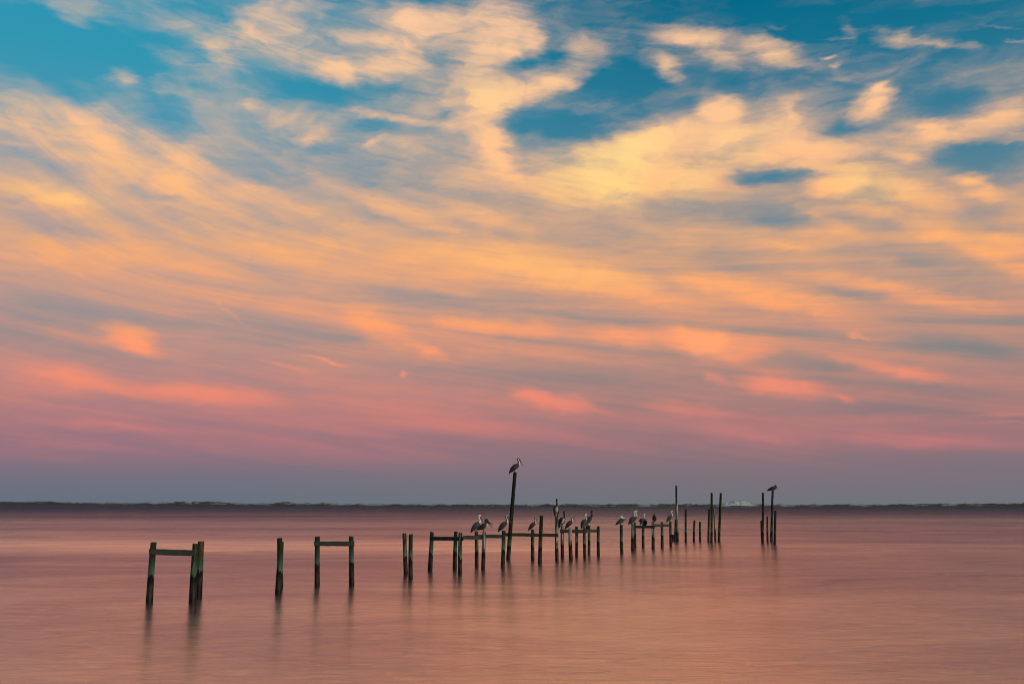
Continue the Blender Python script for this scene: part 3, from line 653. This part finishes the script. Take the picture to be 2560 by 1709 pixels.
def pelican(feet, yaw, pose, plum, label, sc=1.0, lift=0.0, spread=.055):
    """plum: 'adult' (cream head, silver back), 'dark' (dark back of neck), 'young' (brown, white belly)"""
    Q = POSES[pose]; root = empty("pelican", feet, label, "pelican", "brown pelicans perched on the old pilings")
    root.rotation_euler = (0, 0, math.radians(yaw)); root.scale = (sc, sc, sc)
    nb = len(Q['body']) - 1; nk, hd = Q['neck'] / nb, Q['head'] / nb
    def colf(u, ca, sa_, x, z):
        if plum == 'young':
            if u < nk: return (.50, .50, .45) if ca < -.25 and u > .12 else (.045, .036, .032)
            return (.03, .024, .020)
        if u < nk:
            return (.07, .085, .10) if (plum != 'black' and ca > .3 and u < nk * .92) else BROWN
        if plum == 'black': return (.006, .005, .005)
        if u < hd:
            if plum == 'dark': return WHITE if (ca < -.15 and abs(sa_) < .9) else (.035, .025, .02)
            return WHITE if (ca < .45 or u > nk + (hd - nk) * .55) else (.22, .21, .19)
        if plum == 'dark' and ca > -.4: return (.34, .33, .27) if u > hd + .02 else (.05, .04, .03)
        if ca < -.3 and u > hd + .05: return DARK
        return CREAM
    bd = [(x, z, rp * (1.12 if rp > .06 else 1.32), rs * (1.12 if rp > .06 else 1.32)) for x, z, rp, rs in Q['body']]
    v, f, c = loft(bd, 5, 18, colf)
    body = new_obj("body", v, f, M_FEATHER, root, cols=c)
    wc = {'adult': GREY, 'dark': (.035, .038, .045), 'young': (.035, .028, .026), 'black': (.005, .005, .006)}[plum]
    wt = {'adult': (.03, .03, .035), 'dark': (.014, .014, .016), 'young': (.018, .015, .014), 'black': (.006, .006, .006)}[plum]
    def wcol(u, ca, sa_, x, z):
        if u > .72: return wt
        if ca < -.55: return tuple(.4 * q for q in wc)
        s = .75 + .35 * math.sin(ca * 9 + u * 14)
        return tuple(q * s for q in wc)
    for sgn in (-1, 1):
        off = [.085, .120, .132, .112, .068, .024]
        path = [(x, z + (lift * (i > 1) * (i - 1) * .045), rp, rs, sgn * (off[i] + lift * .02 * i)) for i, (x, z, rp, rs) in enumerate(Q['wing'])]
        v, f, c = loft(path, 5, 14, wcol, 1.1)
        new_obj("wing", v, f, M_WING, root, cols=c)
    (x0, z0), (x1, z1) = Q['bill']
    L = math.hypot(x1 - x0, z1 - z0); ux, uz = (x1 - x0) / L, (z1 - z0) / L
    low = Q.get('low')
    def seg(name, a, b_, w0, w1, hook, col0, col1):
        l = math.hypot(b_[0] - a[0], b_[1] - a[1]); dx_, dz_ = (b_[0] - a[0]) / l, (b_[1] - a[1]) / l
        path = [(a[0] + dx_ * l * s, a[1] + dz_ * l * s, w0 * (1 - s) + w1 * s, (w0 * .8) * (1 - s) + w1 * 1.3 * s) for s in (0, .25, .5, .75, .95)]
        path.append((b_[0] + dz_ * hook, b_[1] - dx_ * hook, .003, .004))
        v, f, c = loft(path, 4, 10, lambda u, ca, sa_, x, z: tuple(p * (1 - u) + q * u for p, q in zip(col0, col1)), 1.5)
        return new_obj(name, v, f, M_BILL, root, cols=c)
    up0, up1 = ((.05, .045, .035), (.14, .07, .05)) if plum != 'black' else ((.02, .018, .016), (.03, .02, .02))
    seg("upper_bill", (x0, z0), (x1, z1), .017, .007, .012, up0, up1)
    # pouch and lower half, hanging slightly towards the neck
    nx, nz_ = (-uz, ux) if (ux * 0 + 1) else (0, 0)
    if low: la, lb = low
    else:
        s = -1 if nx * (-1) + 0 > 0 else 1
        ox, oz = (uz * .020, -ux * .020) if uz * 1 < 0 else (-uz * .020, ux * .020)
        la, lb = (x0 + ox, z0 + oz), (x0 + ux * L * .93 + ox * .3, z0 + uz * L * .93 + oz * .3)
    seg("lower_bill", la, lb, .020, .006, 0, (.035, .028, .022), (.10, .06, .045))
    (x0, z0), (x1, z1) = Q['tail']
    v, f, c = loft([(x0, z0, .022, .05), ((x0 + x1) / 2, (z0 + z1) / 2, .014, .06), (x1, z1, .006, .065)], 4, 12, lambda *a: wt)
    new_obj("tail", v, f, M_WING, root, cols=c)
    hx, hz = Q['hip']; lc = (.045, .042, .036)
    for sgn in (-1, 1):
        yv = sgn * spread * .8
        v, f, c = loft([(hx, hz, .030, .030, yv), (hx - .015, hz * .55, .014, .014, yv), (.0, .02, .010, .010, yv), (.0, .006, .012, .012, yv)], 4, 10, lambda *a: lc)
        leg = new_obj("leg", v, f, M_BILL, root, cols=c)
        toes = [(-.035, .004), (-.01, -.02), (.055, -.045), (.045, -.02), (.085, 0), (.045, .02), (.055, .045), (-.01, .02)]
        v = [Vector((a, yv + b_ + sgn * .004, .010)) for a, b_ in toes] + [Vector((a, yv + b_ + sgn * .004, .0)) for a, b_ in toes]
        n_ = len(toes); f = [tuple(range(n_)), tuple(reversed(range(n_, 2 * n_)))] + [(k + n_, (k + 1) % n_ + n_, (k + 1) % n_, k) for k in range(n_)]
        new_obj("foot", v, f, M_BILL, leg, smooth=False, cols=[lc] * (2 * n_))
    ex, ez = Q['eye']
    for sgn in (-1, 1):
        v, f, c = loft([(ex - .008, ez, .002, .002, sgn * .032), (ex - .004, ez, .007, .006, sgn * .032), (ex + .004, ez, .007, .006, sgn * .032), (ex + .008, ez, .002, .002, sgn * .032)], 2, 8, lambda *a: DARK)
        new_obj("eye", v, f, M_EYE, body, cols=c)
    return root

def on(key, dx=0.0, dz=0.0, dy=0.0):
    top, y = TOPS[key]
    return top + Vector((dx * y / F_PX, dy, dz - .004))
pelican(on('p12', -1), 0, 'stand', 'adult', "white headed pelican behind and left of the gaping dark pelican")
pelican(on('p13', -1.5), -8, 'gape', 'young', "brown pelican with white belly and wide open bill on the long frame")
pelican(on('p14', -1.5), 0, 'stand', 'dark', "pelican with pale neck perched just left of the tallest leaning post", .98)
pelican(on('p16', -.8), 0, 'stand', 'dark', "slim dark pelican alone on a short post right of the tallest leaning post", .88)
pelican(on('p15', -1), 0, 'stand', 'dark', "pelican on top of the tallest leaning post, alone against the sky", 1.0).scale = (1.2, 1.12, 1.03)
pelican(on('p18', 0), -84, 'up', 'young', "dark necked pelican facing the viewer with pale belly on the streaked tall post", 1.06)
pelican(on('p19', 0), -48, 'up', 'young', "dark headed brown pelican leaning beside the streaked tall post", 1.02)
pelican(on('p20', -2), -6, 'stand', 'dark', "pelican with big creamy head on the white streaked piling", .92)
pelican(on('p22', -.5), 42, 'stand', 'adult', "silver grey pelican with upright white neck in the middle group", .92)
pelican(on('p23', 1, .14), 12, 'up', 'black', "darkest pelican of the middle group, with slender raised neck", .98)
crouch = at_depth(1471, 1323, dep(1388.7) - .15); crouch.z = at_depth(1471, 1322.5, crouch.y).z
pelican(crouch + Vector((0, .1, 0)), -70, 'preen', 'adult', "crouching pelican low on the crossbeam, only its white head bright", .75)
pelican(on('p25', -1), 0, 'hunch', 'adult', "hunched silver backed pelican with bill straight out on a lone piling")
pelican(on('p26', -.5), -14, 'up', 'adult', "nearer of two overlapping cream headed pelicans, bill tucked to its neck", .96)
pelican(on('p27', -.8), -24, 'up', 'adult', "farther of two overlapping cream headed pelicans, its head the higher one", 1.04)
pelican(on('p28', -1), 22, 'stand', 'adult', "grey pelican with half lifted wings on the farthest frame", .9, lift=1.6)
p = at_depth(1613, 1313, dep(1370)); pelican(p + Vector((0, .02, 0)), 78, 'preen', 'black', "black pelican seen from behind, sitting on the farthest frame's crossbeam", .95)
pelican(on('p29', 4), 84, 'hunch', 'black', "dark pelican facing away on the third post of the farthest frame", .95)
pelican(on('p31', -1), 0, 'stand', 'adult', "silver pelican with round cream head beside the thin tall piling", .96)
pelican(on('p44', 1, .02), 0, 'rest', 'black', "black pelican lying flat on the tall piling right of the white dune", 1.12).scale = (1.22, 1.25, 1.35)
